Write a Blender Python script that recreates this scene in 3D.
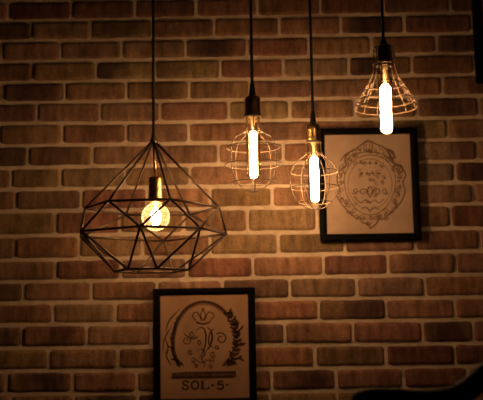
import bpy, bmesh, math, random
from mathutils import Vector, Matrix, noise

for o in list(bpy.data.objects):
    bpy.data.objects.remove(o)
sc = bpy.context.scene
COL = sc.collection
PI = math.pi
random.seed(7)

# ------------------------------------------------------------------ camera
FPX, CX, CY = 900.0, 241.5, 200.0            # focal length in pixels of a 483x400 picture
CAM = Vector((0.0, -3.17, 1.15))
PITCH, ROLL = math.radians(7.8), math.radians(0.92)
fwd = Vector((0, math.cos(PITCH), math.sin(PITCH)))
up0 = Vector((0, -math.sin(PITCH), math.cos(PITCH)))
rt0 = Vector((1, 0, 0))
rt = rt0 * math.cos(ROLL) - up0 * math.sin(ROLL)
up = rt0 * math.sin(ROLL) + up0 * math.cos(ROLL)
cd = bpy.data.cameras.new('camera')
cam = bpy.data.objects.new('camera', cd)
COL.objects.link(cam)
cam.matrix_world = Matrix(((rt.x, up.x, -fwd.x, CAM.x), (rt.y, up.y, -fwd.y, CAM.y),
                           (rt.z, up.z, -fwd.z, CAM.z), (0, 0, 0, 1)))
cd.sensor_fit = 'HORIZONTAL'
cd.sensor_width = 36.0
cd.lens = FPX / 483 * 36.0
cd.clip_start = 0.05
cd.dof.use_dof = True
cd.dof.focus_distance = 2.62
cd.dof.aperture_fstop = 2.8
sc.camera = cam

# ------------------------------------------------------------------ world, exposure
wd = bpy.data.worlds.new('world')
sc.world = wd
wd.use_nodes = True
wd.node_tree.nodes['Background'].inputs[0].default_value = (0.9, 0.5, 0.28, 1)
wd.node_tree.nodes['Background'].inputs[1].default_value = 0.003
vs = sc.view_settings
vs.view_transform = 'Standard'
vs.look = 'None'
vs.gamma = 1.0
vs.use_curve_mapping = False
vs.exposure = 0.0
try:
    sc.cycles.use_denoising = True
    sc.cycles.max_bounces = 8
    sc.cycles.transparent_max_bounces = 16
    sc.cycles.caustics_reflective = False
    sc.cycles.caustics_refractive = False
    sc.cycles.sample_clamp_indirect = 4.0
except Exception:
    pass
GLOW = (1.0, 0.62, 0.32)                  # colour of the glowing filaments
GAIN = 2.75


def at(px, py, Y):
    """the point on the upright plane y = Y that is seen at pixel (px, py)"""
    d = fwd * FPX + rt * (px - CX) - up * (py - CY)
    return CAM + d * ((Y - CAM.y) / d.y)


def mpp(Y, py):
    """metres per pixel there"""
    p = at(CX, py, Y)
    return (p - CAM).dot(fwd) / FPX


# ------------------------------------------------------------------ materials
def mat(name, color, rough=0.6, metal=0.0, spec=0.5, var=0.0, scale=40.0, bump=0.0, bscale=120.0):
    m = bpy.data.materials.new(name)
    m.use_nodes = True
    nt = m.node_tree
    b = nt.nodes['Principled BSDF']
    b.inputs['Base Color'].default_value = (*color, 1)
    b.inputs['Roughness'].default_value = rough
    b.inputs['Metallic'].default_value = metal
    b.inputs['Specular IOR Level'].default_value = spec
    tc = nt.nodes.new('ShaderNodeTexCoord')
    if var > 0:
        n = nt.nodes.new('ShaderNodeTexNoise')
        n.inputs['Scale'].default_value = scale
        n.inputs['Detail'].default_value = 5
        nt.links.new(tc.outputs['Object'], n.inputs['Vector'])
        r = nt.nodes.new('ShaderNodeValToRGB')
        r.color_ramp.elements[0].position = 0.3
        r.color_ramp.elements[1].position = 0.7
        r.color_ramp.elements[0].color = (*[c * (1 - var) for c in color], 1)
        r.color_ramp.elements[1].color = (*[min(1, c * (1 + var)) for c in color], 1)
        nt.links.new(n.outputs['Fac'], r.inputs['Fac'])
        nt.links.new(r.outputs['Color'], b.inputs['Base Color'])
    if bump > 0:
        n = nt.nodes.new('ShaderNodeTexNoise')
        n.inputs['Scale'].default_value = bscale
        n.inputs['Detail'].default_value = 6
        nt.links.new(tc.outputs['Object'], n.inputs['Vector'])
        bp = nt.nodes.new('ShaderNodeBump')
        bp.inputs['Strength'].default_value = bump
        bp.inputs['Distance'].default_value = 0.004
        nt.links.new(n.outputs['Fac'], bp.inputs['Height'])
        nt.links.new(bp.outputs['Normal'], b.inputs['Normal'])
    return m


def glow(name, strength):
    m = bpy.data.materials.new(name)
    m.use_nodes = True
    nt = m.node_tree
    nt.nodes.remove(nt.nodes['Principled BSDF'])
    e = nt.nodes.new('ShaderNodeEmission')
    e.inputs['Color'].default_value = (*GLOW, 1)
    e.inputs['Strength'].default_value = strength * GAIN
    nt.links.new(e.outputs[0], nt.nodes['Material Output'].inputs[0])
    return m


def glass(name, tint, milk=0.0, rough=0.03, blend=0.12):
    """thin blown bulb glass: clear, faintly tinted, glossy towards its rim"""
    m = bpy.data.materials.new(name)
    m.use_nodes = True
    nt = m.node_tree
    nt.nodes.remove(nt.nodes['Principled BSDF'])
    tr = nt.nodes.new('ShaderNodeBsdfTransparent')
    tr.inputs['Color'].default_value = (*tint, 1)
    gl = nt.nodes.new('ShaderNodeBsdfGlossy')
    gl.inputs['Color'].default_value = (1.0, 0.93, 0.85, 1)
    gl.inputs['Roughness'].default_value = rough
    lw = nt.nodes.new('ShaderNodeLayerWeight')
    lw.inputs['Blend'].default_value = blend
    mx = nt.nodes.new('ShaderNodeMixShader')
    nt.links.new(lw.outputs['Fresnel'], mx.inputs['Fac'])
    nt.links.new(tr.outputs[0], mx.inputs[1])
    nt.links.new(gl.outputs[0], mx.inputs[2])
    last = mx
    if milk > 0:
        tl = nt.nodes.new('ShaderNodeBsdfTranslucent')
        tl.inputs['Color'].default_value = (1.0, 0.8, 0.5, 1)
        m2 = nt.nodes.new('ShaderNodeMixShader')
        m2.inputs['Fac'].default_value = milk
        nt.links.new(mx.outputs[0], m2.inputs[1])
        nt.links.new(tl.outputs[0], m2.inputs[2])
        last = m2
    nt.links.new(last.outputs[0], nt.nodes['Material Output'].inputs[0])
    return m


def brick_material():
    m = bpy.data.materials.new('handmade_brick')
    m.use_nodes = True
    nt = m.node_tree
    L = nt.links.new
    b = nt.nodes['Principled BSDF']
    b.inputs['Roughness'].default_value = 0.88
    b.inputs['Specular IOR Level'].default_value = 0.2
    tc = nt.nodes.new('ShaderNodeTexCoord')
    a = nt.nodes.new('ShaderNodeAttribute')
    a.attribute_name = 'brick_tint'
    mp = nt.nodes.new('ShaderNodeMapping')
    mp.inputs['Scale'].default_value = (42, 30, 11)
    L(tc.outputs['Object'], mp.inputs['Vector'])
    n1 = nt.nodes.new('ShaderNodeTexNoise')
    n1.inputs['Scale'].default_value = 1.0
    n1.inputs['Detail'].default_value = 5
    n1.inputs['Roughness'].default_value = 0.6
    L(mp.outputs[0], n1.inputs['Vector'])
    r1 = nt.nodes.new('ShaderNodeMapRange')
    r1.inputs['From Min'].default_value = 0.32
    r1.inputs['From Max'].default_value = 0.68
    r1.inputs['To Min'].default_value = 0.55
    r1.inputs['To Max'].default_value = 1.28
    L(n1.outputs['Fac'], r1.inputs['Value'])
    n2 = nt.nodes.new('ShaderNodeTexNoise')
    n2.inputs['Scale'].default_value = 170
    n2.inputs['Detail'].default_value = 4
    L(tc.outputs['Object'], n2.inputs['Vector'])
    r2 = nt.nodes.new('ShaderNodeMapRange')
    r2.inputs['From Min'].default_value = 0.3
    r2.inputs['From Max'].default_value = 0.7
    r2.inputs['To Min'].default_value = 0.78
    r2.inputs['To Max'].default_value = 1.2
    L(n2.outputs['Fac'], r2.inputs['Value'])
    mu = nt.nodes.new('ShaderNodeMath')
    mu.operation = 'MULTIPLY'
    L(r1.outputs[0], mu.inputs[0])
    L(r2.outputs[0], mu.inputs[1])
    vm = nt.nodes.new('ShaderNodeVectorMath')
    vm.operation = 'SCALE'
    L(a.outputs['Color'], vm.inputs[0])
    L(mu.outputs[0], vm.inputs['Scale'])
    L(vm.outputs[0], b.inputs['Base Color'])
    bp = nt.nodes.new('ShaderNodeBump')
    bp.inputs['Strength'].default_value = 0.55
    bp.inputs['Distance'].default_value = 0.006
    L(n1.outputs['Fac'], bp.inputs['Height'])
    bp2 = nt.nodes.new('ShaderNodeBump')
    bp2.inputs['Strength'].default_value = 0.4
    bp2.inputs['Distance'].default_value = 0.002
    L(n2.outputs['Fac'], bp2.inputs['Height'])
    L(bp.outputs[0], bp2.inputs['Normal'])
    L(bp2.outputs[0], b.inputs['Normal'])
    return m


M_BRICK = brick_material()
M_MORTAR = mat('pale_mortar', (0.66, 0.50, 0.36), 0.95, spec=0.1, var=0.16, scale=30, bump=0.6, bscale=160)
M_CEIL = mat('dark_ceiling_paint', (0.03, 0.024, 0.02), 0.9, var=0.1, scale=12)
M_FLOOR = mat('dark_floor_boards', (0.05, 0.03, 0.018), 0.5, var=0.3, scale=9)
M_CORD = mat('black_fabric_cord', (0.010, 0.008, 0.007), 0.8, spec=0.2, bump=0.4, bscale=900)
M_BLACK = mat('black_plastic', (0.012, 0.010, 0.009), 0.5, spec=0.3)
M_COPPER = mat('brushed_copper', (0.80, 0.46, 0.20), 0.28, 1.0, var=0.12, scale=60)
M_BRASS = mat('aged_brass', (0.74, 0.46, 0.18), 0.34, 1.0, var=0.12, scale=60)
M_BRONZE = mat('dark_bronze', (0.15, 0.095, 0.065), 0.3, 0.9, var=0.2, scale=60)
M_WIRE = mat('copper_cage_wire', (0.17, 0.11, 0.062), 0.6, 0.2, var=0.15, scale=60)
M_WIRE_DARK = mat('bronze_cage_wire', (0.15, 0.09, 0.05), 0.5, 0.4, var=0.15, scale=60)
M_ROD = mat('dark_bronze_rod', (0.085, 0.05, 0.032), 0.5, 0.5, var=0.25, scale=50)
M_GLASS = glass('clear_bulb_glass', (1.0, 0.93, 0.80))
M_GLOBE = glass('amber_globe_glass', (1.0, 0.91, 0.74), 0.045, 0.2, 0.10)
M_STEM = mat('glass_stem', (0.75, 0.55, 0.32), 0.4, spec=0.5)
M_TUBE = glow('glowing_filament', 32.0)
M_TUBE_NEAR = glow('glowing_filament_near', 26.0)
M_BALL = glow('glowing_globe_filament', 66.0)
M_FRAME = mat('black_frame_lacquer', (0.0025, 0.002, 0.0018), 0.6, spec=0.06, var=0.2, scale=30)
M_PAPER = mat('aged_print_paper', (0.42, 0.28, 0.20), 0.9, spec=0.1, var=0.10, scale=18)
M_PAPER2 = mat('aged_wood_print', (0.40, 0.225, 0.135), 0.9, spec=0.1, var=0.12, scale=14)
M_INK = mat('dark_brown_ink', (0.075, 0.035, 0.022), 0.9, spec=0.05, var=0.25, scale=90)
M_INK_FADED = mat('faded_brown_ink', (0.155, 0.085, 0.05), 0.9, spec=0.05, var=0.25, scale=90)
M_CHAIR = mat('black_stained_wood', (0.005, 0.004, 0.0035), 0.6, spec=0.08, var=0.3, scale=20)
M_SEAT = mat('dark_leather', (0.02, 0.012, 0.01), 0.5, spec=0.3, var=0.2, scale=30)


# ------------------------------------------------------------------ helpers
def obj(name, bm, m, parent=None, smooth=True, loc=None):
    me = bpy.data.meshes.new(name)
    bmesh.ops.recalc_face_normals(bm, faces=bm.faces)
    bm.to_mesh(me)
    bm.free()
    for x in (m if isinstance(m, (list, tuple)) else [m]):
        me.materials.append(x)
    if smooth:
        for p in me.polygons:
            p.use_smooth = True
    o = bpy.data.objects.new(name, me)
    COL.objects.link(o)
    if parent:
        o.parent = parent
    if loc is not None:
        o.location = loc
    return o


def thing(name, label, cat, loc, group=None):
    o = bpy.data.objects.new(name, None)
    COL.objects.link(o)
    o.location = loc
    o.empty_display_size = 0.05
    o['label'] = label
    o['category'] = cat
    if group:
        o['group'] = group
    return o


def add_tube(bm, pts, r, n=8, closed=False, caps=True):
    pts = [Vector(p) for p in pts]
    N = len(pts)
    rs = r if isinstance(r, (list, tuple)) else [r] * N
    rings = []
    ref = None
    for i, p in enumerate(pts):
        if closed:
            t = pts[(i + 1) % N] - pts[i - 1]
        else:
            t = pts[min(i + 1, N - 1)] - pts[max(i - 1, 0)]
        t.normalize()
        if ref is None:
            ref = Vector((0, 0, 1)) if abs(t.z) < 0.9 else Vector((1, 0, 0))
        a = (ref - t * ref.dot(t))
        if a.length < 1e-6:
            a = t.orthogonal()
        a.normalize()
        b = t.cross(a)
        ref = a
        rings.append([bm.verts.new(p + (a * math.cos(2 * PI * k / n) + b * math.sin(2 * PI * k / n)) * rs[i])
                      for k in range(n)])
    for i in range(N if closed else N - 1):
        A, B = rings[i], rings[(i + 1) % N]
        for k in range(n):
            bm.faces.new((A[k], A[(k + 1) % n], B[(k + 1) % n], B[k]))
    if caps and not closed:
        bm.faces.new(rings[0][::-1])
        bm.faces.new(rings[-1])


def add_lathe(bm, prof, n=32, c=(0, 0)):
    """prof: list of (r, z); r = 0 ends in a point"""
    rows = []
    for r, z in prof:
        if r < 1e-6:
            rows.append([bm.verts.new((c[0], c[1], z))])
        else:
            rows.append([bm.verts.new((c[0] + r * math.cos(2 * PI * k / n), c[1] + r * math.sin(2 * PI * k / n), z))
                         for k in range(n)])
    for A, B in zip(rows, rows[1:]):
        for k in range(n):
            k2 = (k + 1) % n
            if len(A) == 1 and len(B) == 1:
                continue
            if len(A) == 1:
                bm.faces.new((A[0], B[k], B[k2]))
            elif len(B) == 1:
                bm.faces.new((A[k], A[k2], B[0]))
            else:
                bm.faces.new((A[k], A[k2], B[k2], B[k]))


def add_box(bm, x0, x1, y0, y1, z0, z1, bevel=0.0):
    vs_ = [bm.verts.new((x, y, z)) for x in (x0, x1) for y in (y0, y1) for z in (z0, z1)]
    fs = []
    for q in ((0, 1, 3, 2), (4, 6, 7, 5), (0, 4, 5, 1), (2, 3, 7, 6), (0, 2, 6, 4), (1, 5, 7, 3)):
        fs.append(bm.faces.new([vs_[i] for i in q]))
    if bevel > 0:
        es = list({e for f in fs for e in f.edges})
        bmesh.ops.bevel(bm, geom=es, offset=bevel, segments=2, affect='EDGES', profile=0.5)


def circle(r, z, n=48, c=(0, 0)):
    return [(c[0] + r * math.cos(2 * PI * k / n), c[1] + r * math.sin(2 * PI * k / n), z) for k in range(n)]


def spline(pts, n=8):
    """Catmull-Rom through the points"""
    pts = [Vector(p) for p in pts]
    out = []
    for i in range(len(pts) - 1):
        p0, p1, p2, p3 = pts[max(i - 1, 0)], pts[i], pts[i + 1], pts[min(i + 2, len(pts) - 1)]
        for k in range(n):
            t = k / n
            out.append(0.5 * ((2 * p1) + (p2 - p0) * t + (2 * p0 - 5 * p1 + 4 * p2 - p3) * t * t
                              + (3 * p1 - p0 - 3 * p2 + p3) * t ** 3))
    out.append(pts[-1])
    return out


# ------------------------------------------------------------------ the brick wall
LX = (30, 180, 300, 440)
LINES = [(1, -1.5, -4, -6.3), (21.3, 18.8, 16.3, 13.8), (41.3, 38.8, 36.3, 34.3), (62, 59.4, 57.6, 54.2),
         (82.7, 80.2, 78.6, 75.4), (102.7, 101, 99, 96.5), (123.8, 122.2, 120.5, 118.3), (145.6, 143.7, 141.6, 140),
         (167.6, 165.4, 163.2, 161.8), (189.5, 186.8, 185.8, 183), (211.3, 209.2, 207.4, 204.6),
         (236.2, 233.8, 232.2, 228.8), (260, 257, 254.9, 251.6), (281.6, 279.8, 277.2, 275),
         (302.7, 301.2, 299, 297.6), (325, 323.6, 321.4, 320), (347.6, 346.6, 344.6, 343.6),
         (371, 369.6, 368.4, 366.3), (394, 392.6, 391.2, 388.6)]
JOINTS = [[8.8, 71.3, 134.8, 196, 257.5, 320, 383, 450], [31.3, 91.5, 152.5, 214, 279, 340.5, 404, 472],
          [2.5, 60, 122, 185.7, 247, 308.5, 371, 436.7], [32.6, 95.7, 155, 220, 283.4, 348.5, 411.6, 474],
          [3.8, 64.7, 126.5, 189, 250, 312, 377, 442], [37.6, 100.3, 160, 228.8, 289.6, 355, 416.5, 478.6],
          [0, 62, 126, 188.7, 252, 314, 381, 447.7], [28, 92.2, 155, 218.7, 283, 347, 412, 476.8],
          [11.3, 61, 125, 190, 253, 318, 386, 454.7], [15.6, 81.5, 147, 210, 272.3, 338, 405, 473.5],
          [55.6, 120, 184, 247.5, 317, 384, 451], [15.5, 79, 143, 210, 278.3, 345, 414.6, 479.8],
          [55.6, 121, 187, 253, 323.4, 388, 456], [23.8, 91.5, 157, 222.5, 289.6, 356.7, 424.6],
          [53, 115.3, 182, 250, 319, 385.8, 455], [22.5, 86.5, 151, 218, 285, 352.8, 422, 472.8],
          [49, 118, 183, 250, 314.7, 385.8, 454.7], [7, 72.7, 137, 204, 271.6, 336, 403.4, 468]]
# fired colour of bricks that stand out: (row, x inside the brick) -> (tint, strength, burnt spot place -1..1 or None, its half width)
DARK, MAROON, GREY, PALE = (0.058, 0.028, 0.028), (0.15, 0.052, 0.038), (0.16, 0.086, 0.054), (0.38, 0.212, 0.135)
SPECIAL = {(1, 10): (DARK, .75, None, 0), (1, 120): (DARK, .6, 0, .9), (2, 215): (DARK, .9, -.1, .6), (3, 110): (DARK, .85, -.7, .7),
           (1, 370): (DARK, .9, 0, 1.2), (3, 370): (DARK, .85, -.4, .9), (4, 30): (DARK, .6, .1, .9), (0, 470): (DARK, .8, None, 0),
           (4, 155): (DARK, .5, .1, .5), (5, 450): (DARK, .75, 0, .9), (7, 10): (DARK, .7, None, 0), (7, 50): (DARK, .65, -.2, .8),
           (7, 440): (MAROON, .7, .7, .5), (8, 420): ((.36, .25, .18), .7, None, 0), (7, 435): ((.34, .23, .16), .6, None, 0), (8, 470): (DARK, .85, 0, 1),
           (10, 430): (GREY, .7, .4, .8), (10, 470): (MAROON, .8, None, 0), (11, 50): (DARK, .4, 0, .7), (12, 20): (DARK, .35, .2, .8),
           (13, 255): (GREY, .8, None, 0), (12, 420): (DARK, .55, 0, .5), (14, 350): (DARK, .75, .35, .7), (15, 55): (DARK, .7, .1, .8),
           (15, 260): (GREY, .85, None, 0), (15, 450): (DARK, .9, 0, 1.1), (17, 40): (DARK, .85, .2, .75), (17, 300): (DARK, .8, .1, .8),
           (16, 420): (MAROON, .85, None, 0), (16, 470): (MAROON, .8, None, 0), (17, 370): (MAROON, .5, .5, .6), (17, 430): (MAROON, .8, None, 0),
           (13, 10): (DARK, .5, None, 0), (15, 10): (DARK, .5, .3, .7), (6, 30): (DARK, .45, -.6, .6), (3, 10): (MAROON, .5, None, 0),
           (0, 110): (MAROON, .75, None, 0), (0, 40): (MAROON, .8, None, 0), (0, 160): (MAROON, .5, None, 0), (1, 180): (MAROON, .45, None, 0),
           (0, 290): (MAROON, .5, None, 0), (0, 350): (MAROON, .7, None, 0), (0, 410): (MAROON, .7, None, 0), (1, 430): (MAROON, .7, None, 0),
           (2, 460): (DARK, .7, 0, .9), (3, 440): (MAROON, .6, None, 0), (2, 400): (MAROON, .3, None, 0), (1, 60): (PALE, .35, None, 0),
           (2, 90): (PALE, .3, None, 0), (1, 245): (MAROON, .3, None, 0), (12, 80): (MAROON, .5, None, 0), (14, 20): (MAROON, .3, None, 0),
           (13, 60): (PALE, .4, None, 0), (14, 80): (PALE, .4, None, 0), (15, 110): (PALE, .3, None, 0), (13, 190): (PALE, .2, None, 0),
           (4, 280): (GREY, .5, .1, .6), (4, 340): (PALE, .3, None, 0), (7, 120): (PALE, .6, None, 0), (7, 240): (PALE, .5, None, 0),
           (9, 440): (PALE, .3, None, 0), (6, 280): (GREY, .6, -.3, .8), (8, 150): (GREY, .5, .2, .7), (6, 150): (GREY, .3, .5, .5)}
BASE = (0.325, 0.168, 0.092)
FACE = 0.0075                                        # bricks stand this far proud of the mortar


def build_wall(x_lo, x_hi, z_hi):
    bm = bmesh.new()
    tint = bm.verts.layers.float_color.new('brick_tint')
    rng = random.Random(3)
    lines = []                                      # each line: list of (x, z)
    for ln in LINES:
        lines.append([(p.x, p.z) for p in (at(x, y, 0) for x, y in zip(LX, ln))])

    def zl(ln, x):
        if x <= ln[0][0]:
            return ln[0][1]
        for (xa, za), (xb, zb) in zip(ln, ln[1:]):
            if x <= xb:
                return za + (zb - za) * (x - xa) / (xb - xa)
        return ln[-1][1]

    rows = []
    for r in range(len(JOINTS)):
        ymid = (LINES[r][1] + LINES[r + 1][1]) / 2
        js = [at(x, ymid + (241 - x) * 0.016, 0).x for x in JOINTS[r]]
        rows.append((lines[r], lines[r + 1], js, r))
    step = 0.0785
    top = lines[0]
    k = 0
    while max(p[1] for p in top) < z_hi:             # courses above the picture
        nt_ = [(x, min(z + step, z_hi + 0.001)) for x, z in top]
        js = [x_lo + 0.05 + 0.115 * (k % 2)]
        rows.append((nt_, top, js, None))
        top = nt_
        k += 1
    bot = lines[-1]
    while min(p[1] for p in bot) > 0.02:
        nb = [(x, max(z - step, 0.0)) for x, z in bot]
        js = [x_lo + 0.05 + 0.115 * (k % 2)]
        rows.append((bot, nb, js, None))
        bot = nb
        k += 1
    NX, NY = 20, 8
    for lt, lb, js, r in rows:
        js = list(js)
        while js[0] > x_lo:
            js.insert(0, js[0] - rng.uniform(0.215, 0.235))
        while js[-1] < x_hi:
            js.append(js[-1] + rng.uniform(0.215, 0.235))
        for xa, xb in zip(js, js[1:]):
            g = rng.uniform(0.0008, 0.0026)
            col = [c * rng.uniform(0.86, 1.12) for c in BASE]
            w = rng.uniform(0, 0.33)
            col = [c * (1 - w) + q * w for c, q in zip(col, rng.choice((MAROON, PALE, PALE, MAROON, (0.30, 0.13, 0.07))))]
            spot = None
            if r is not None and rng.random() < 0.4:
                spot = (DARK, rng.uniform(.2, .4), rng.uniform(-.9, .9), rng.uniform(.4, .8))
            if r is None and rng.random() < 0.2:
                spot = (DARK, 0.8, rng.uniform(-.5, .5), 0.7)
            if r is not None:
                for (rr, px), sp in SPECIAL.items():
                    if rr == r:
                        X = at(px, (LINES[r][1] + LINES[r][1]) / 2, 0).x
                        if xa < X < xb:
                            if sp[2] is None:
                                col = [c * (1 - sp[1]) + q * sp[1] for c, q in zip(col, sp[0])]
                            else:
                                spot = sp
            xm, hw = (xa + xb) / 2, (xb - xa) / 2 - g
            seed = Vector((rng.uniform(0, 90), rng.uniform(0, 90), rng.uniform(0, 90)))
            lift = rng.uniform(-0.0015, 0.002)
            grid = []
            for j in range(NY + 1):
                row = []
                for i in range(NX + 1):
                    # rounded rectangle outline, pillow face
                    u, v = -1 + 2 * i / NX, -1 + 2 * j / NY
                    u = math.copysign(1 - (1 - abs(u)) ** 1.25, u)
                    x = xm + u * hw
                    zt, zb_ = zl(lt, x) - g, zl(lb, x) + g
                    if zt - zb_ < 0.012:
                        zt, zb_ = (zt + zb_) / 2 + 0.006, (zt + zb_) / 2 - 0.006
                    hh = (zt - zb_) / 2
                    rc = 0.020
                    dx, dz = hw * (1 - abs(u)), hh * (1 - abs(v))
                    z = (zt + zb_) / 2 + v * hh
                    if dx < rc and abs(v) > 0.01:    # round off the corners
                        cut = (1 - math.sqrt(max(0, 1 - (1 - dx / rc) ** 2))) * rc * 0.75
                        z -= math.copysign(cut * abs(v) ** 3, v)
                    e = min(dx, dz)
                    h = FACE * min(1, (e / 0.007)) ** 0.5 if e > 0 else -0.004
                    nv = noise.noise(seed + Vector((x * 22, 0, z * 30)))
                    nv2 = noise.noise(seed + Vector((x * 70, 5, z * 55)))
                    y = -(h + (lift + 0.0022 * nv + 0.0011 * nv2 if e > 0 else 0))
                    if e <= 0:
                        wob = 0.0034 * noise.noise(seed + Vector((x * 20, 9, z * 20))) + 0.0016 * noise.noise(seed + Vector((x * 60, 4, z * 60)))
                        if abs(v) == 1:
                            z += wob
                        else:
                            x += wob
                    vt = bm.verts.new((min(max(x, x_lo), x_hi), y, z))
                    c = list(col)
                    if spot:
                        d = abs(u - spot[2]) / spot[3] + 0.55 * noise.noise(seed + Vector((x * 16, 3, z * 16)))
                        f = spot[1] * max(0, min(1, 1.35 - d))
                        c = [a * (1 - f) + q * f for a, q in zip(c, spot[0])]
                    vt[tint] = (*c, 1)
                    row.append(vt)
                grid.append(row)
            for j in range(NY):
                for i in range(NX):
                    f = bm.faces.new((grid[j][i], grid[j][i + 1], grid[j + 1][i + 1], grid[j + 1][i]))
                    f.material_index = 0
    # mortar bed behind the bricks: a softly uneven slab
    nx, nz = 90, 70
    gv = []
    for j in range(nz + 1):
        row = []
        for i in range(nx + 1):
            x, z = x_lo + (x_hi - x_lo) * i / nx, z_hi * j / nz
            row.append(bm.verts.new((x, -0.002 + 0.0018 * noise.noise(Vector((x * 14, 2, z * 14))), z)))
        gv.append(row)
    for j in range(nz):
        for i in range(nx):
            f = bm.faces.new((gv[j][i], gv[j][i + 1], gv[j + 1][i + 1], gv[j + 1][i]))
            f.material_index = 1
    n0 = len(bm.faces)
    add_box(bm, x_lo, x_hi, 0.004, 0.12, 0, z_hi)
    bm.faces.ensure_lookup_table()
    for f in bm.faces[n0:]:
        f.material_index = 1
    o = obj('wall_back', bm, [M_BRICK, M_MORTAR])
    o['kind'] = 'structure'
    return o


CEIL = 2.75
XL, XR = -1.75, 1.75
build_wall(XL, XR, CEIL)
bm = bmesh.new()
add_box(bm, XL, XR, -3.6, 0.12, CEIL + 0.001, CEIL + 0.08)
obj('ceiling', bm, M_CEIL, smooth=False)['kind'] = 'structure'
bm = bmesh.new()
add_box(bm, XL, XR, -3.6, 0.12, -0.08, -0.001)
obj('floor', bm, M_FLOOR, smooth=False)['kind'] = 'structure'


# ------------------------------------------------------------------ framed prints
def ribbon(bm, to3, pts, w, dy=0.0, taper=False):
    """a flat inked stroke through photo-plane points"""
    P = [Vector((a, b, 0)) for a, b in pts]
    L, R = [], []
    N = len(P)
    for i, p in enumerate(P):
        t = P[min(i + 1, N - 1)] - P[max(i - 1, 0)]
        if t.length < 1e-6:
            t = Vector((1, 0, 0))
        t.normalize()
        nn = Vector((-t.y, t.x, 0))
        ww = w / 2 * (math.sin(PI * (0.08 + 0.84 * i / (N - 1))) if taper else 1)
        L.append(bm.verts.new(to3(p.x + nn.x * ww, p.y + nn.y * ww, dy)))
        R.append(bm.verts.new(to3(p.x - nn.x * ww, p.y - nn.y * ww, dy)))
    for i in range(N - 1):
        bm.faces.new((L[i], L[i + 1], R[i + 1], R[i]))


def curve2(pts, n=6):
    return [(p.x, p.y) for p in spline([(a, b, 0) for a, b in pts], n)]


def spiral(cx, cy, r0, r1, a0, turns, n=26):
    return [(cx + (r0 + (r1 - r0) * k / n) * math.cos(a0 + 2 * PI * turns * k / n),
             cy + (r0 + (r1 - r0) * k / n) * math.sin(a0 + 2 * PI * turns * k / n)) for k in range(n + 1)]


def leaf(bm, to3, x, y, ang, ln, w):
    c, s = math.cos(ang), math.sin(ang)
    pts = [(x + c * ln * k / 6, y + s * ln * k / 6) for k in range(7)]
    ribbon(bm, to3, pts, w, 0, True)


YB, YF = -0.0155, -0.036                             # back and front of the frames
YP = -0.026                                          # print surface


def framed(pcx, pcy, pw, ph, bw, bt, label, paper, emblem=None):
    c, kf = at(pcx, pcy, YF), mpp(YF, pcy)
    x0, x1, z0, z1 = c.x - pw / 2 * kf, c.x + pw / 2 * kf, c.z - ph / 2 * kf * 1.01, c.z + ph / 2 * kf * 1.01
    t = thing('framed_print', label, 'picture', ((x0 + x1) / 2, YB, z0), 'black framed prints on the brick wall')
    ox, oz = (x0 + x1) / 2, z0
    W, H = (x1 - x0) / 2, z1 - z0
    bm = bmesh.new()
    # mitred moulding: outer back, outer front, raised lip, inner front, inner back
    prof = [(0, 0), (0, YF - YB + 0.002), (0.002, YF - YB), (bw * .55, YF - YB), (bw - 0.002, YF - YB + 0.004),
            (bw, YP - YB + 0.004), (bw, 0)]
    loops = []
    for ins, y in prof:
        kz = bt / bw
        loops.append([bm.verts.new(v) for v in ((-W + ins, y, ins * kz), (W - ins, y, ins * kz),
                                                 (W - ins, y, H - ins * kz), (-W + ins, y, H - ins * kz))])
    for A, B in zip(loops, loops[1:] + loops[:1]):
        for k in range(4):
            bm.faces.new((A[k], A[(k + 1) % 4], B[(k + 1) % 4], B[k]))
    obj('frame', bm, M_FRAME, t, smooth=False)
    bm = bmesh.new()
    add_box(bm, -W + bw - .0005, W - bw + .0005, YP - YB, YP - YB + 0.006, bt - .0005, H - bt + .0005)
    p = obj('print', bm, paper, t, smooth=False)

    def to3(px, py, dy):
        q = at(px, py, YP)
        return (q.x - ox, YP - YB - 0.0004 - dy, q.z - oz)
    if emblem:
        emblem(p, to3)
    return t


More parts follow.
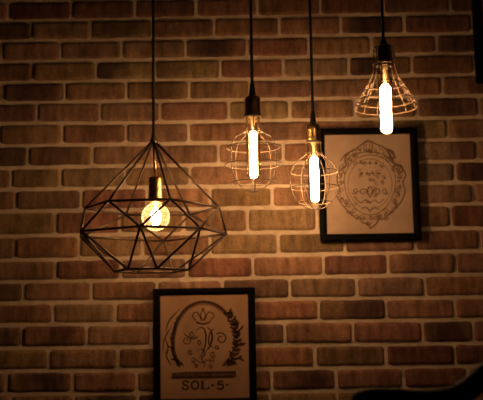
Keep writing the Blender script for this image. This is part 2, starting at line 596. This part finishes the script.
def emblem_upper(p, to3):
    bm = bmesh.new()
    R = lambda pts, w, tp=False: ribbon(bm, to3, pts, w, 0, tp)
    CXU = 370.0
    left = [(352, 150), (345, 158), (346, 166), (340, 170), (337, 178), (338.5, 188), (336, 194), (341, 203), (348, 211),
            (356, 218.5), (360, 219), (363, 223), (368, 224), (370.5, 228.5)]
    right = [(388, 149), (394, 155), (392, 161), (396, 165), (403, 169), (405.5, 176), (403, 182), (405, 191), (402, 200),
             (396, 208), (388, 215), (383, 219), (379, 219.5), (376, 224), (370.5, 228.5)]
    R(curve2(left), 1.25)
    R(curve2(right), 1.35)
    # inner oval
    ov = [(370 + 25.5 * math.cos(a) * (1 - 0.12 * math.sin(a)), 185 + 30 * math.sin(a)) for a in [2 * PI * k / 56 for k in range(57)]]
    R(ov, 0.8)
    ov = [(370 + 22 * math.cos(a), 184 + 25 * math.sin(a)) for a in [2 * PI * k / 56 for k in range(57)]]
    R(ov, 0.5)
    # cresting
    R(spiral(368, 146.5, 4.6, 4.6, 0, 1), 1.0)
    R(spiral(368, 146.5, 2.2, 2.2, 0, 1), 0.8)
    R(curve2([(340, 161), (346, 154), (354, 150), (361, 145), (368, 140.5), (376, 144), (383, 147), (390, 151), (396, 158)]), 1.3)
    R(curve2([(344, 163), (351, 156), (359, 153), (368, 152), (378, 153), (386, 156), (392, 163)]), 0.9)
    for sx in (-1, 1):
        for (dx, y, r, a) in ((16, 151, 3.2, 0.5), (23, 157, 3.4, 2), (27.5, 168, 4.2, 3.3), (30, 176, 3.2, 4.2), (11, 148, 2.6, 1),
                              (29, 190, 2.4, 1.2), (24, 202, 2.6, 2.2), (16, 211, 2.8, 2.6), (8, 217, 2.6, 3)):
            s = spiral(0, 0, r, 0.8, a, 1.3)
            R([(CXU + sx * (dx + q[0]), y + q[1]) for q in s], 0.85, True)
    R(spiral(398.5, 170, 6.2, 2.5, 3.6, 0.75), 1.7)
    R(curve2([(386, 150), (389, 153), (391, 158), (394, 160)]), 2.2, True)
    R(curve2([(389, 149), (393, 152), (395, 156)]), 1.5, True)
    rng = random.Random(5)
    for k in range(26):                              # leafy edging between the two outlines
        a = 2 * PI * k / 26
        x, y = 370 + 29.5 * math.cos(a), 185 + 33 * math.sin(a)
        leaf(bm, to3, x, y, a + rng.uniform(0.6, 1.2), rng.uniform(3.5, 5), 1.0)
    # middle ornament: rosettes and scroll pairs
    for y, xs in ((163, (-6, 0, 6)), (173.5, (-9, -3, 3, 9))):
        for dx in xs:
            R([(370 + dx - 1.6, y), (370 + dx + 1.6, y)], 1.3)
            R([(370 + dx, y - 1.8), (370 + dx, y + 1.8)], 0.7)
    for sx in (-1, 1):
        R([(370 + sx * (7 + q[0]), 192 + q[1]) for q in spiral(0, 0, 4, 1, 2.6, 1.2)], 1.0)
        R([(370 + sx * (15 + q[0]), 191 + q[1]) for q in spiral(0, 0, 3.2, 1, 0.6, 1.2)], 0.9)
        R(curve2([(370, 203), (370 + sx * 5, 200), (370 + sx * 9, 203), (370 + sx * 14, 199)]), 0.9)
        R(curve2([(370, 212), (370 + sx * 4, 207), (370 + sx * 9, 210)]), 0.9)
    R(curve2([(370, 186), (372.5, 190), (370, 197), (367.5, 190), (370, 186)]), 1.2)
    for k in range(46):                              # fine filigree curls filling the cartouche border
        a = 2 * PI * k / 46 + rng.uniform(-.05, .05)
        f = rng.uniform(0.96, 1.16)
        x, y = 370 + 28 * f * math.cos(a), 185 + 33 * f * math.sin(a)
        R(spiral(x, y, rng.uniform(1.5, 2.8), 0.5, rng.uniform(0, 6), rng.choice((-1, 1)) * 1.1, 14), rng.uniform(0.7, 1.1))
    for k in range(34):
        x, y = 370 + rng.uniform(-17, 17), rng.uniform(160, 208)
        R(spiral(x, y, rng.uniform(1.2, 2.4), 0.5, rng.uniform(0, 6), rng.choice((-1, 1)) * 1.0, 12), rng.uniform(0.5, 0.8))
    obj('crest_drawing', bm, M_INK_FADED, p, smooth=False)


def emblem_lower(p, to3):
    bm = bmesh.new()
    R = lambda pts, w, tp=False: ribbon(bm, to3, pts, w, 0, tp)
    rng = random.Random(9)
    arch = curve2([(180, 366), (174.5, 357), (172.5, 345), (174, 331), (179, 318), (187, 308), (197, 303), (205, 302), (214, 304),
                   (222, 309), (228, 315)])
    R(arch, 3.1)
    R([(x * 0.93 + 204 * 0.07, y * 0.94 + 342 * 0.06) for x, y in arch], 0.7)
    R(curve2([(166, 333), (168, 323), (173, 316), (180, 309)]), 1.5, True)
    R(curve2([(163, 352), (164, 341), (167, 334), (172, 326)]), 1.3, True)
    R(curve2([(166, 357), (168, 347), (165, 338)]), 1.4, True)
    R(curve2([(172, 366), (167, 358), (166, 350)]), 1.4, True)
    R(curve2([(178, 320), (174, 330), (170, 336)]), 1.2, True)
    # laurel sprays on the right, smaller ones on the left
    stem = curve2([(228, 312), (233, 322), (236.5, 334), (236.5, 347), (232, 360), (227, 367)])
    R(stem, 1.2)
    stem0 = list(stem)
    for k in range(2, len(stem) - 1, 2):
        x, y = stem[k]
        a = math.atan2(stem[k][1] - stem[k + 1][1], stem[k][0] - stem[k + 1][0])
        leaf(bm, to3, x, y, a + 0.75 + rng.uniform(-.15, .15), rng.uniform(6, 8), 2.7)
        leaf(bm, to3, x, y, a - 0.85 + rng.uniform(-.15, .15), rng.uniform(5, 7), 2.6)
    for x, y, a, l in ((240, 346, -0.5, 7), (238, 357, 0.6, 8), (236, 360, -0.6, 8), (230, 362, 0.3, 8), (224, 362, -0.2, 9),
                       (240, 330, -0.9, 6), (222, 366, -0.5, 7)):
        leaf(bm, to3, x, y, a, l, 2.4)
    stem = curve2([(184, 367), (177, 361), (174, 352), (173, 342)])
    for k in range(1, len(stem) - 1, 3):
        leaf(bm, to3, stem[k][0], stem[k][1], rng.uniform(-2.4, -1.4), 5, 1.6)
    # crown
    R(curve2([(196, 322), (203, 324), (210, 322)]), 1.9)
    R(curve2([(196, 321), (192.5, 315), (197, 312), (200, 317), (201, 321)]), 1.1)
    R(curve2([(210, 321), (214, 315), (209, 312), (206, 317), (205, 321)]), 1.1)
    R(curve2([(203, 321), (200.5, 315), (203, 311), (205.5, 315), (203, 321)]), 1.1)
    R(spiral(203, 309, 1.2, 0.4, 0, 1.2), 0.9)
    # monogram with scrolls
    R(curve2([(196, 331), (200, 327.5), (204, 329), (206, 336), (205, 346), (202, 354), (199, 358)]), 1.8, True)
    R(curve2([(207, 327), (211, 331), (212, 338), (210, 346), (206, 351)]), 2.3, True)
    R(curve2([(215, 328), (209.5, 334), (209, 344), (214, 348)]), 1.6, True)
    R(curve2([(183.5, 333), (188, 337), (194, 338.5), (199, 336)]), 1.6, True)
    R(spiral(186.5, 340.5, 4.5, 1.2, -0.6, 1.2), 1.0)
    R(spiral(221, 338.5, 6.2, 1.5, -2.4, 1.25), 1.3)
    R(curve2([(197, 351), (201, 349), (205, 353), (201.5, 359), (205, 364), (203, 368)]), 1.4, True)
    R(curve2([(190, 364), (196, 360), (201, 363), (208, 360), (215, 363)]), 1.0, True)
    R(spiral(194, 360, 3, 0.8, 1, 1.2), 0.8)
    R(spiral(212, 360, 3, 0.8, 2, 1.2), 0.8)
    # ribbon banner with a worn illegible inscription
    R([(172, 376), (188, 375), (204, 374.7), (220, 374.4), (236, 374)], 6.2)
    R([(170, 377.6), (176, 378.5), (240 - 6, 377.5)], 1.2)
    for k in range(16):                              # left hand laurel, thinner and worn
        x, y = arch[min(len(arch) - 1, 2 + 2 * k)] if k < 12 else arch[4]
        a = math.atan2(y - 338, x - 204)
        leaf(bm, to3, x, y, a + rng.choice((-1.1, 1.0)), rng.uniform(4, 6.5), rng.uniform(1.2, 1.9))
    for k in range(22):
        x, y = stem0[min(len(stem0) - 1, 2 + k)]
        leaf(bm, to3, x + rng.uniform(-4, 3), y + rng.uniform(-2, 2), rng.uniform(-2.6, 0.9), rng.uniform(4, 7), rng.uniform(1.5, 2.4))
    for cx_, cy_, r_ in ((192, 334, 3.2), (199, 343, 2.6), (213, 354, 3.2), (190, 352, 2.6), (217, 347, 2.4), (196, 366, 2.2), (211, 366, 2.2)):
        R(spiral(cx_, cy_, r_, 0.6, rng.uniform(0, 6), 1.2, 18), 1.0)
    obj('wreath_drawing', bm, M_INK, p, smooth=False)
    bm = bmesh.new()
    R2 = lambda pts, w: ribbon(bm, to3, pts, w * 1.25, 0.0003)
    x = 174.5
    while x < 233:
        w = rng.uniform(0.8, 1.8)
        R2([(x, 374.6), (x + w, 374.5)], rng.uniform(0.8, 2.6))
        x += w + rng.uniform(0.7, 1.5)
    obj('banner_wear', bm, mat('worn_banner', (0.19, 0.10, 0.06), 0.9, spec=0.05), p, smooth=False)
    # SOL . 5 .
    bm = bmesh.new()
    R3 = lambda pts, w: ribbon(bm, to3, pts, w * 1.25, 0.0003)
    R3(curve2([(188.3, 383.2), (187.4, 381.6), (185.3, 381), (183.3, 381.8), (183, 383.4), (184.6, 384.8), (187, 385.6), (188.3, 387),
               (187.8, 388.6), (185.4, 389.3), (183.2, 388.7), (182.4, 387)]), 1.5)
    R3([(188.5, 380.8), (188.5, 383.4)], 0.7)
    R3([(182.4, 386.8), (182.4, 389.4)], 0.7)
    R3([(195 + 3.5 * math.cos(a), 385.1 + 4.0 * math.sin(a)) for a in [2 * PI * k / 24 for k in range(25)]], 1.7)
    R3([(202.4, 381), (202.4, 389)], 1.9)
    R3([(200.4, 381.1), (204.6, 381.1)], 0.8)
    R3([(200.4, 388.9), (209, 388.9)], 1.0)
    R3([(208.4, 389.3), (208.8, 386.2)], 1.2)
    R3([(211.2, 385.2), (214, 385.2)], 1.7)
    R3([(218.2, 381.4), (223.4, 381.3)], 1.4)
    R3(curve2([(218.6, 381.2), (218.2, 384.6), (221, 384), (223.2, 385.2), (223.3, 387.4), (221.2, 389), (218.6, 388.8), (217.4, 387.6)]), 1.5)
    R3([(225.8, 385), (228.6, 385)], 1.7)
    obj('lettering', bm, M_INK, p, smooth=False)


framed(369.1, 183.2, 100.6, 112.2, 0.0265, 0.0235, 'black framed faded oval crest print hanging between the right lamps', M_PAPER, emblem_upper)
framed(204.5, 346.2, 103.0, 115, 0.0255, 0.0235, 'black framed laurel wreath print reading SOL 5, hanging below the diamond lamp', M_PAPER2, emblem_lower)
framed(524.5, 25, 100.5, 115, 0.034, 0.03, 'black frame cut off by the top right corner of the photo', M_PAPER2)


# ------------------------------------------------------------------ pendant lamps
class Axis:
    """a hanging lamp's upright axis: turns photo heights into local z and photo widths into metres"""
    def __init__(s, px, py, Y, zero):
        s.Y = Y
        s.p = at(px, py, Y)
        s.px, s.py = px, py
        s.z0 = s.h(zero)
        s.k = mpp(Y, py)

    def h(s, py):
        # height where the axis is seen at row py (x barely matters)
        return at(s.px, py, s.Y).z

    def z(s, py):
        return s.h(py) - s.z0

    def prof(s, rows):
        return [(r * s.k, s.z(y)) for y, r in rows]


def hang(t, ax, top_py, grip_py, r_cord=0.0046, cord_end=None):
    zt = CEIL - ax.z0
    bm = bmesh.new()
    add_tube(bm, [(0, 0, zt - 0.004), (0, 0, (zt + ax.z(top_py)) / 2), (0, 0, ax.z(top_py))], r_cord, 10)
    obj('cord', bm, M_CORD, t)
    bm = bmesh.new()
    add_lathe(bm, [(0, zt), (0.05, zt), (0.05, zt - 0.012), (0.044, zt - 0.022), (0.008, zt - 0.026), (0.006, zt - 0.04), (0, zt - 0.04)], 32)
    obj('ceiling_canopy', bm, M_BLACK, t)


def make_socket(t, ax, rows, m, grip=None):
    bm = bmesh.new()
    add_lathe(bm, ax.prof(rows), 40)
    s = obj('socket', bm, m, t)
    if grip:
        bm = bmesh.new()
        add_lathe(bm, ax.prof(grip), 20)
        obj('cord_grip', bm, M_BLACK, t)
    return s


def tube_bulb(t, ax, y_top, y_glow, y_bot, r_out, r_fil, m):
    """straight tubular filament bulb"""
    k = ax.k
    bm = bmesh.new()
    ro = r_out * k
    zt, zb, zg = ax.z(y_top), ax.z(y_bot), ax.z(y_glow)
    pr = [(ro * .8, zt), (ro * .95, zt - 0.006), (ro, zt - 0.014)]
    zc = zb + ro
    pr += [(ro, zt + (zc - zt) * q / 6) for q in range(2, 6)]
    pr += [(ro * math.cos(a), zc - ro * math.sin(a)) for a in [PI / 2 * q / 8 for q in range(0, 8)]] + [(0, zb)]
    add_lathe(bm, pr, 32)
    b = obj('bulb', bm, M_GLASS, t)
    # glowing strands standing in a close ring
    bm = bmesh.new()
    rf = r_fil * k
    n = 9
    lo, hi = zb + ro * 0.42, zg - 0.004
    rs = rf * math.sin(PI / n) * 1.04
    for q in range(n):
        a = 2 * PI * q / n
        R0 = rf - rs
        pts = [(R0 * .5 * math.cos(a), R0 * .5 * math.sin(a), hi + 0.006)]
        pts += [(R0 * math.cos(a), R0 * math.sin(a), hi - (hi - lo - 0.008) * w) for w in (0, .25, .5, .75, 1)]
        pts += [(R0 * .6 * math.cos(a), R0 * .6 * math.sin(a), lo)]
        add_tube(bm, pts, rs, 8)
    add_tube(bm, [(0, 0, hi), (0, 0, lo)], rf * 0.55, 8)
    obj('filament', bm, m, b)
    bm = bmesh.new()
    add_lathe(bm, [(0, zt + 0.004), (ro * .62, zt + 0.004), (ro * .55, zt - 0.006), (ro * .25, zt - 0.014), (ro * .16, hi + 0.004), (0, hi + 0.004)], 20)
    obj('bulb_stem', bm, M_STEM, b)
    return b


def cage(t, ax, rows, angles, rings, m, rw, rr, collar):
    """wire guard: collar, upright wires, horizontal rings"""
    bm = bmesh.new()
    c = ax.prof(collar)
    (ra, za), (rb, zb) = c
    add_lathe(bm, [(ra, za), (ra + 0.002, za), (rb + 0.002, zb), (rb, zb), (ra, za)], 36)
    g = obj('cage', bm, m, t)
    prof = spline([(r * ax.k, 0, ax.z(y)) for y, r in rows], 6)
    for a in angles:
        a = math.radians(a)
        bm = bmesh.new()
        # azimuth 0 faces the camera (towards -y), positive to the right
        add_tube(bm, [(p.x * math.sin(a), -p.x * math.cos(a), p.z) for p in prof], rw, 6)
        obj('wire', bm, m, g)
    for y, r in rings:
        bm = bmesh.new()
        add_tube(bm, circle(r * ax.k, ax.z(y), 48), rr, 6, closed=True)
        obj('ring', bm, m, g)
    return g


GRP = 'pendant lamps on black cords'
# --- balloon cage lamp, second from the left
ax = Axis(253.3, 150, -0.47, 192)
t = thing('pendant_lamp', 'balloon-shaped wire cage lamp with dark copper socket, beside the diamond lamp', 'pendant lamp', (ax.p.x, ax.Y, ax.z0), GRP)
hang(t, ax, 84, 97)
make_socket(t, ax, [(96.5, 0), (96.5, 4.5), (97.5, 7), (99, 8), (104, 8.2), (113.5, 8.2), (115, 8.6), (116.5, 8.6), (117, 7.4), (112, 6.6), (112, 0)], M_COPPER,
            [(83, 0), (83, 1.6), (86, 2.4), (91, 3.0), (95, 3.6), (97.5, 3.8), (97.5, 0)])
tube_bulb(t, ax, 116, 133, 180, 6.9, 4.0, M_TUBE)
cage(t, ax, [(116, 8.2), (131, 8.8), (135, 14), (140, 23), (150, 27.4), (167, 28), (178, 25), (186, 18), (190.5, 8), (192, 1.5)],
     (4, 52, 140, 184, -140, -52), [(131.5, 9.2), (147.5, 27.2), (164.5, 28.4), (182.5, 22.4)], M_WIRE, 0.0014, 0.0014, [(115.5, 8.4), (118, 8.4)])

# --- round cage lamp, third from the left
ax = Axis(314.6, 180, -0.34, 209)
t = thing('pendant_lamp', 'smaller round wire cage lamp with shiny brass socket, overlapping the crest print', 'pendant lamp', (ax.p.x, ax.Y, ax.z0), GRP)
hang(t, ax, 112, 124)
make_socket(t, ax, [(123.5, 0), (123.5, 3.5), (125, 6), (126.5, 6.9), (131, 7.1), (132, 6.8), (139.5, 7.1), (141.5, 7.3), (142, 6.4), (138, 5.8), (138, 0)], M_BRASS,
            [(111, 0), (111, 1.5), (114, 2.2), (119, 2.8), (123, 3.2), (124.5, 3.4), (124.5, 0)])
tube_bulb(t, ax, 141, 158.5, 203.5, 6.4, 4.2, M_TUBE)
cage(t, ax, [(142, 7.2), (153.5, 8), (158, 13), (164, 19.5), (173, 23.6), (183, 24.4), (194, 22), (202, 16.5), (208, 8), (209.5, 1.5)],
     (32, 91, 149, -150, -90, -29), [(154, 8.4), (172, 23.7), (187.5, 24.6), (202.5, 16.8)], M_WIRE, 0.0014, 0.0014, [(141, 7.4), (143.5, 7.4)])

# --- open flared cage lamp, rightmost and nearest
ax = Axis(385.4, 95, -0.95, 134)
t = thing('pendant_lamp', 'open flared wire cage lamp with dark bronze socket, highest at top right', 'pendant lamp', (ax.p.x, ax.Y, ax.z0), GRP)
hang(t, ax, 40, 48, 0.0040)
make_socket(t, ax, [(45, 0), (45, 4), (45.6, 5.8), (47, 6.5), (52, 6.7), (53, 6.4), (62, 6.7), (64.5, 7.4), (66.5, 7.4), (67, 6.4), (64, 5.8), (64, 0)], M_BRONZE,
            [(37, 0), (37, 1.6), (40, 2.6), (44, 3.8), (46, 4.4), (46, 0)])
tube_bulb(t, ax, 66, 86.5, 134.5, 7.0, 5.4, M_TUBE_NEAR)
cage(t, ax, [(46.5, 10.0), (55, 10.6), (64, 11.0), (71, 11.8), (77, 14.0), (90, 21.2), (101.5, 28.4), (107.5, 30.6)], [8 + 30 * q for q in range(12)],
     [(64.5, 11.2), (85, 18.2), (92, 22.5), (101, 28.3), (108, 30.8)], M_WIRE_DARK, 0.0012, 0.0014, [(46, 6.0), (47, 10.4)])

# --- diamond lamp, leftmost
ax = Axis(153.7, 225, -0.42, 273)
t = thing('pendant_lamp', 'wide diamond-shaped lamp of dark metal rods around a round globe bulb', 'pendant lamp', (ax.p.x, ax.Y, ax.z0), GRP)
hang(t, ax, 134, 140, 0.0044)
k = ax.k
OFF = 2.0 * k
make_socket(t, ax, [(177, 0), (177, 4.5), (177.6, 6.2), (179, 6.8), (186, 6.9), (200, 6.9), (202.5, 7.2), (203, 6.2), (199, 5.6), (199, 0)], M_COPPER).location.x = OFF
bm = bmesh.new()
add_tube(bm, [(0, 0, ax.z(141)), (OFF * .5, 0, ax.z(160)), (OFF, 0, ax.z(178))], 0.0042, 10)
obj('stem', bm, M_COPPER, t)
bm = bmesh.new()
Rg = 14.2 * k
zc = ax.z(217)
pr = [(5.2 * k, ax.z(200)), (5.2 * k, ax.z(203.5))]
pr += [(Rg * math.sin(a), zc + Rg * math.cos(a)) for a in [math.radians(24 + 156 * q / 16) for q in range(16)]] + [(0, zc - Rg)]
add_lathe(bm, pr, 36)
b = obj('globe_bulb', bm, M_GLOBE, t, loc=(OFF, 0, 0))
bm = bmesh.new()
hel = []
for q in range(141):
    u = q / 140
    w = math.sin(PI * (0.1 + 0.8 * u)) ** 0.7
    hel.append((4.6 * k * w * math.cos(2 * PI * 6.5 * u), 4.6 * k * w * math.sin(2 * PI * 6.5 * u), zc + (7.5 - 15 * u) * k))
add_tube(bm, hel, 0.0027, 6)
obj('filament', bm, M_BALL, b)
bm = bmesh.new()
add_lathe(bm, [(0, ax.z(199)), (4 * k, ax.z(199)), (3.2 * k, ax.z(203)), (1.4 * k, ax.z(206)), (0.9 * k, ax.z(209)), (0, ax.z(209))], 16)
obj('bulb_stem', bm, M_STEM, b)


def pol(r, deg, z):
    a = math.radians(deg)
    return Vector((r * k * math.sin(a) - 2.3 * k, -r * k * math.cos(a), z))


AU = (-30, 21, 84, 149, -151, -97)
AE = (-2, 43, 98, 176, -103, -56)
AL = (-31, 14, 84, 149, -151, -97)
U = [pol(68.5, a, ax.z(208.2)) for a in AU]
E = [pol(75.5, a, ax.z(234.2)) for a in AE]
Lw = [pol(37.5, a, ax.z(270.5)) for a in AL]
U[5].z += 2.2 * k
U[4].z += 1.0 * k
U[2].z -= 0.8 * k
apex = Vector((0, 0, ax.z(140)))
bm = bmesh.new()
add_lathe(bm, ax.prof([(133, 0), (133, 1.6), (137, 2.2), (140, 3.6), (143.5, 3.6), (144.5, 2), (144.5, 0)]), 20)
sh = obj('wire_shade', bm, M_ROD, t)


def rod(name, a, b_, r=0.0036):
    bm = bmesh.new()
    add_tube(bm, [a, (a + b_) / 2, b_], r, 8)
    return obj(name, bm, M_ROD, sh)


for q in range(6):
    rod('spoke', apex + (U[q] - apex).normalized() * 0.006, U[q])


def hexring(name, P, r=0.0037):
    bm = bmesh.new()
    for q in range(6):
        add_tube(bm, [P[q], P[(q + 1) % 6]], r, 8)
        bmesh.ops.create_icosphere(bm, subdivisions=2, radius=r * 1.15, matrix=Matrix.Translation(P[q]))
    return obj(name, bm, M_ROD, sh)


hexring('upper_ring', U)
hexring('middle_ring', E)
hexring('lower_ring', Lw)
for q in range(6):
    for e in ((q - 1) % 6, q):
        rod('strut', U[q], E[e])
        rod('strut', E[e], Lw[q])

# ------------------------------------------------------------------ dark chair in the corner, its back to us
YC = -1.45
kc = mpp(YC, 390)
cx0 = at(497, 380, YC).x                              # middle of the chair back
t = thing('chair', 'black wooden chair with a curved top rail in the bottom right corner', 'chair', (cx0, YC, 0))


def cpt(px, py):
    q = at(px, py, YC)
    return Vector((q.x - cx0, 0, q.z))


topl = [cpt(*p) for p in ((350, 402), (353.5, 394), (361, 389.5), (372, 387.6), (395, 387.4), (420, 388.6), (440, 386.5), (455, 379.5),
                          (468, 368), (481, 358), (497, 354))]
botl = [cpt(*p) for p in ((351, 408), (356, 410), (363, 411), (373, 412), (395, 413), (420, 413), (437, 411), (451, 406),
                          (466, 398), (480, 387), (497, 382))]
tl = [p for p in spline(topl, 5)]
bl = [p for p in spline(botl, 5)]
tl += [Vector((-p.x, 0, p.z)) for p in tl[-2::-1]]
bl += [Vector((-p.x, 0, p.z)) for p in bl[-2::-1]]
bm = bmesh.new()
rings = []
th = 0.013
for a, b_ in zip(tl, bl):
    bend = -0.05 * (1 - (a.x / 0.28) ** 2)            # rail bows towards the back of the chair
    row = []
    for y, f in ((-th, .12), (-th * .6, 0), (th * .6, 0), (th, .12), (th, .88), (th * .6, 1), (-th * .6, 1), (-th, .88)):
        p = a.lerp(b_, f)
        row.append(bm.verts.new((p.x, y + bend, p.z)))
    rings.append(row)
for A, B in zip(rings, rings[1:]):
    for q in range(8):
        bm.faces.new((A[q], A[(q + 1) % 8], B[(q + 1) % 8], B[q]))
bm.faces.new(rings[0])
bm.faces.new(rings[-1][::-1])
obj('top_rail', bm, M_CHAIR, t)
zr = botl[3].z
for sx in (-1, 1):
    bm = bmesh.new()
    xo = 0.235 * sx
    add_tube(bm, spline([(xo, -0.005, zr + 0.01), (xo * .99, 0.0, 0.75), (xo * .95, 0.025, 0.45), (xo * .95, 0.0, 0.2), (xo * .97, -0.06, 0.0)], 6), 0.017, 10)
    obj('leg', bm, M_CHAIR, t)
    bm = bmesh.new()
    add_tube(bm, [(0.225 * sx, 0.43, 0.43), (0.225 * sx, 0.43, 0.2), (0.225 * sx, 0.435, 0.0)], [0.021, 0.018, 0.014], 10)
    obj('leg', bm, M_CHAIR, t)
bm = bmesh.new()
sp = [(0.018, zr + 0.045), (0.018, 0.90), (0.06, 0.74), (0.05, 0.6), (0.055, 0.44)]
pl = spline([(a, 0, z) for a, z in sp], 6)
rows = []
for p in pl:
    f = (p.z - 0.44) / (zr - 0.44)
    y = -0.048 * max(0, f) + 0.02 * (1 - f)
    rows.append([bm.verts.new(v) for v in ((-p.x, y - .007, p.z), (p.x, y - .007, p.z), (p.x, y + .007, p.z), (-p.x, y + .007, p.z))])
for A, B in zip(rows, rows[1:]):
    for q in range(4):
        bm.faces.new((A[q], A[(q + 1) % 4], B[(q + 1) % 4], B[q]))
bm.faces.new(rows[0])
bm.faces.new(rows[-1][::-1])
obj('back_splat', bm, M_CHAIR, t, smooth=False)
bm = bmesh.new()
add_box(bm, -0.24, 0.24, 0.005, 0.455, 0.40, 0.445, 0.006)
obj('seat_frame', bm, M_CHAIR, t, smooth=False)
bm = bmesh.new()
add_box(bm, -0.225, 0.225, 0.03, 0.44, 0.445, 0.485, 0.018)
obj('seat', bm, M_SEAT, t)
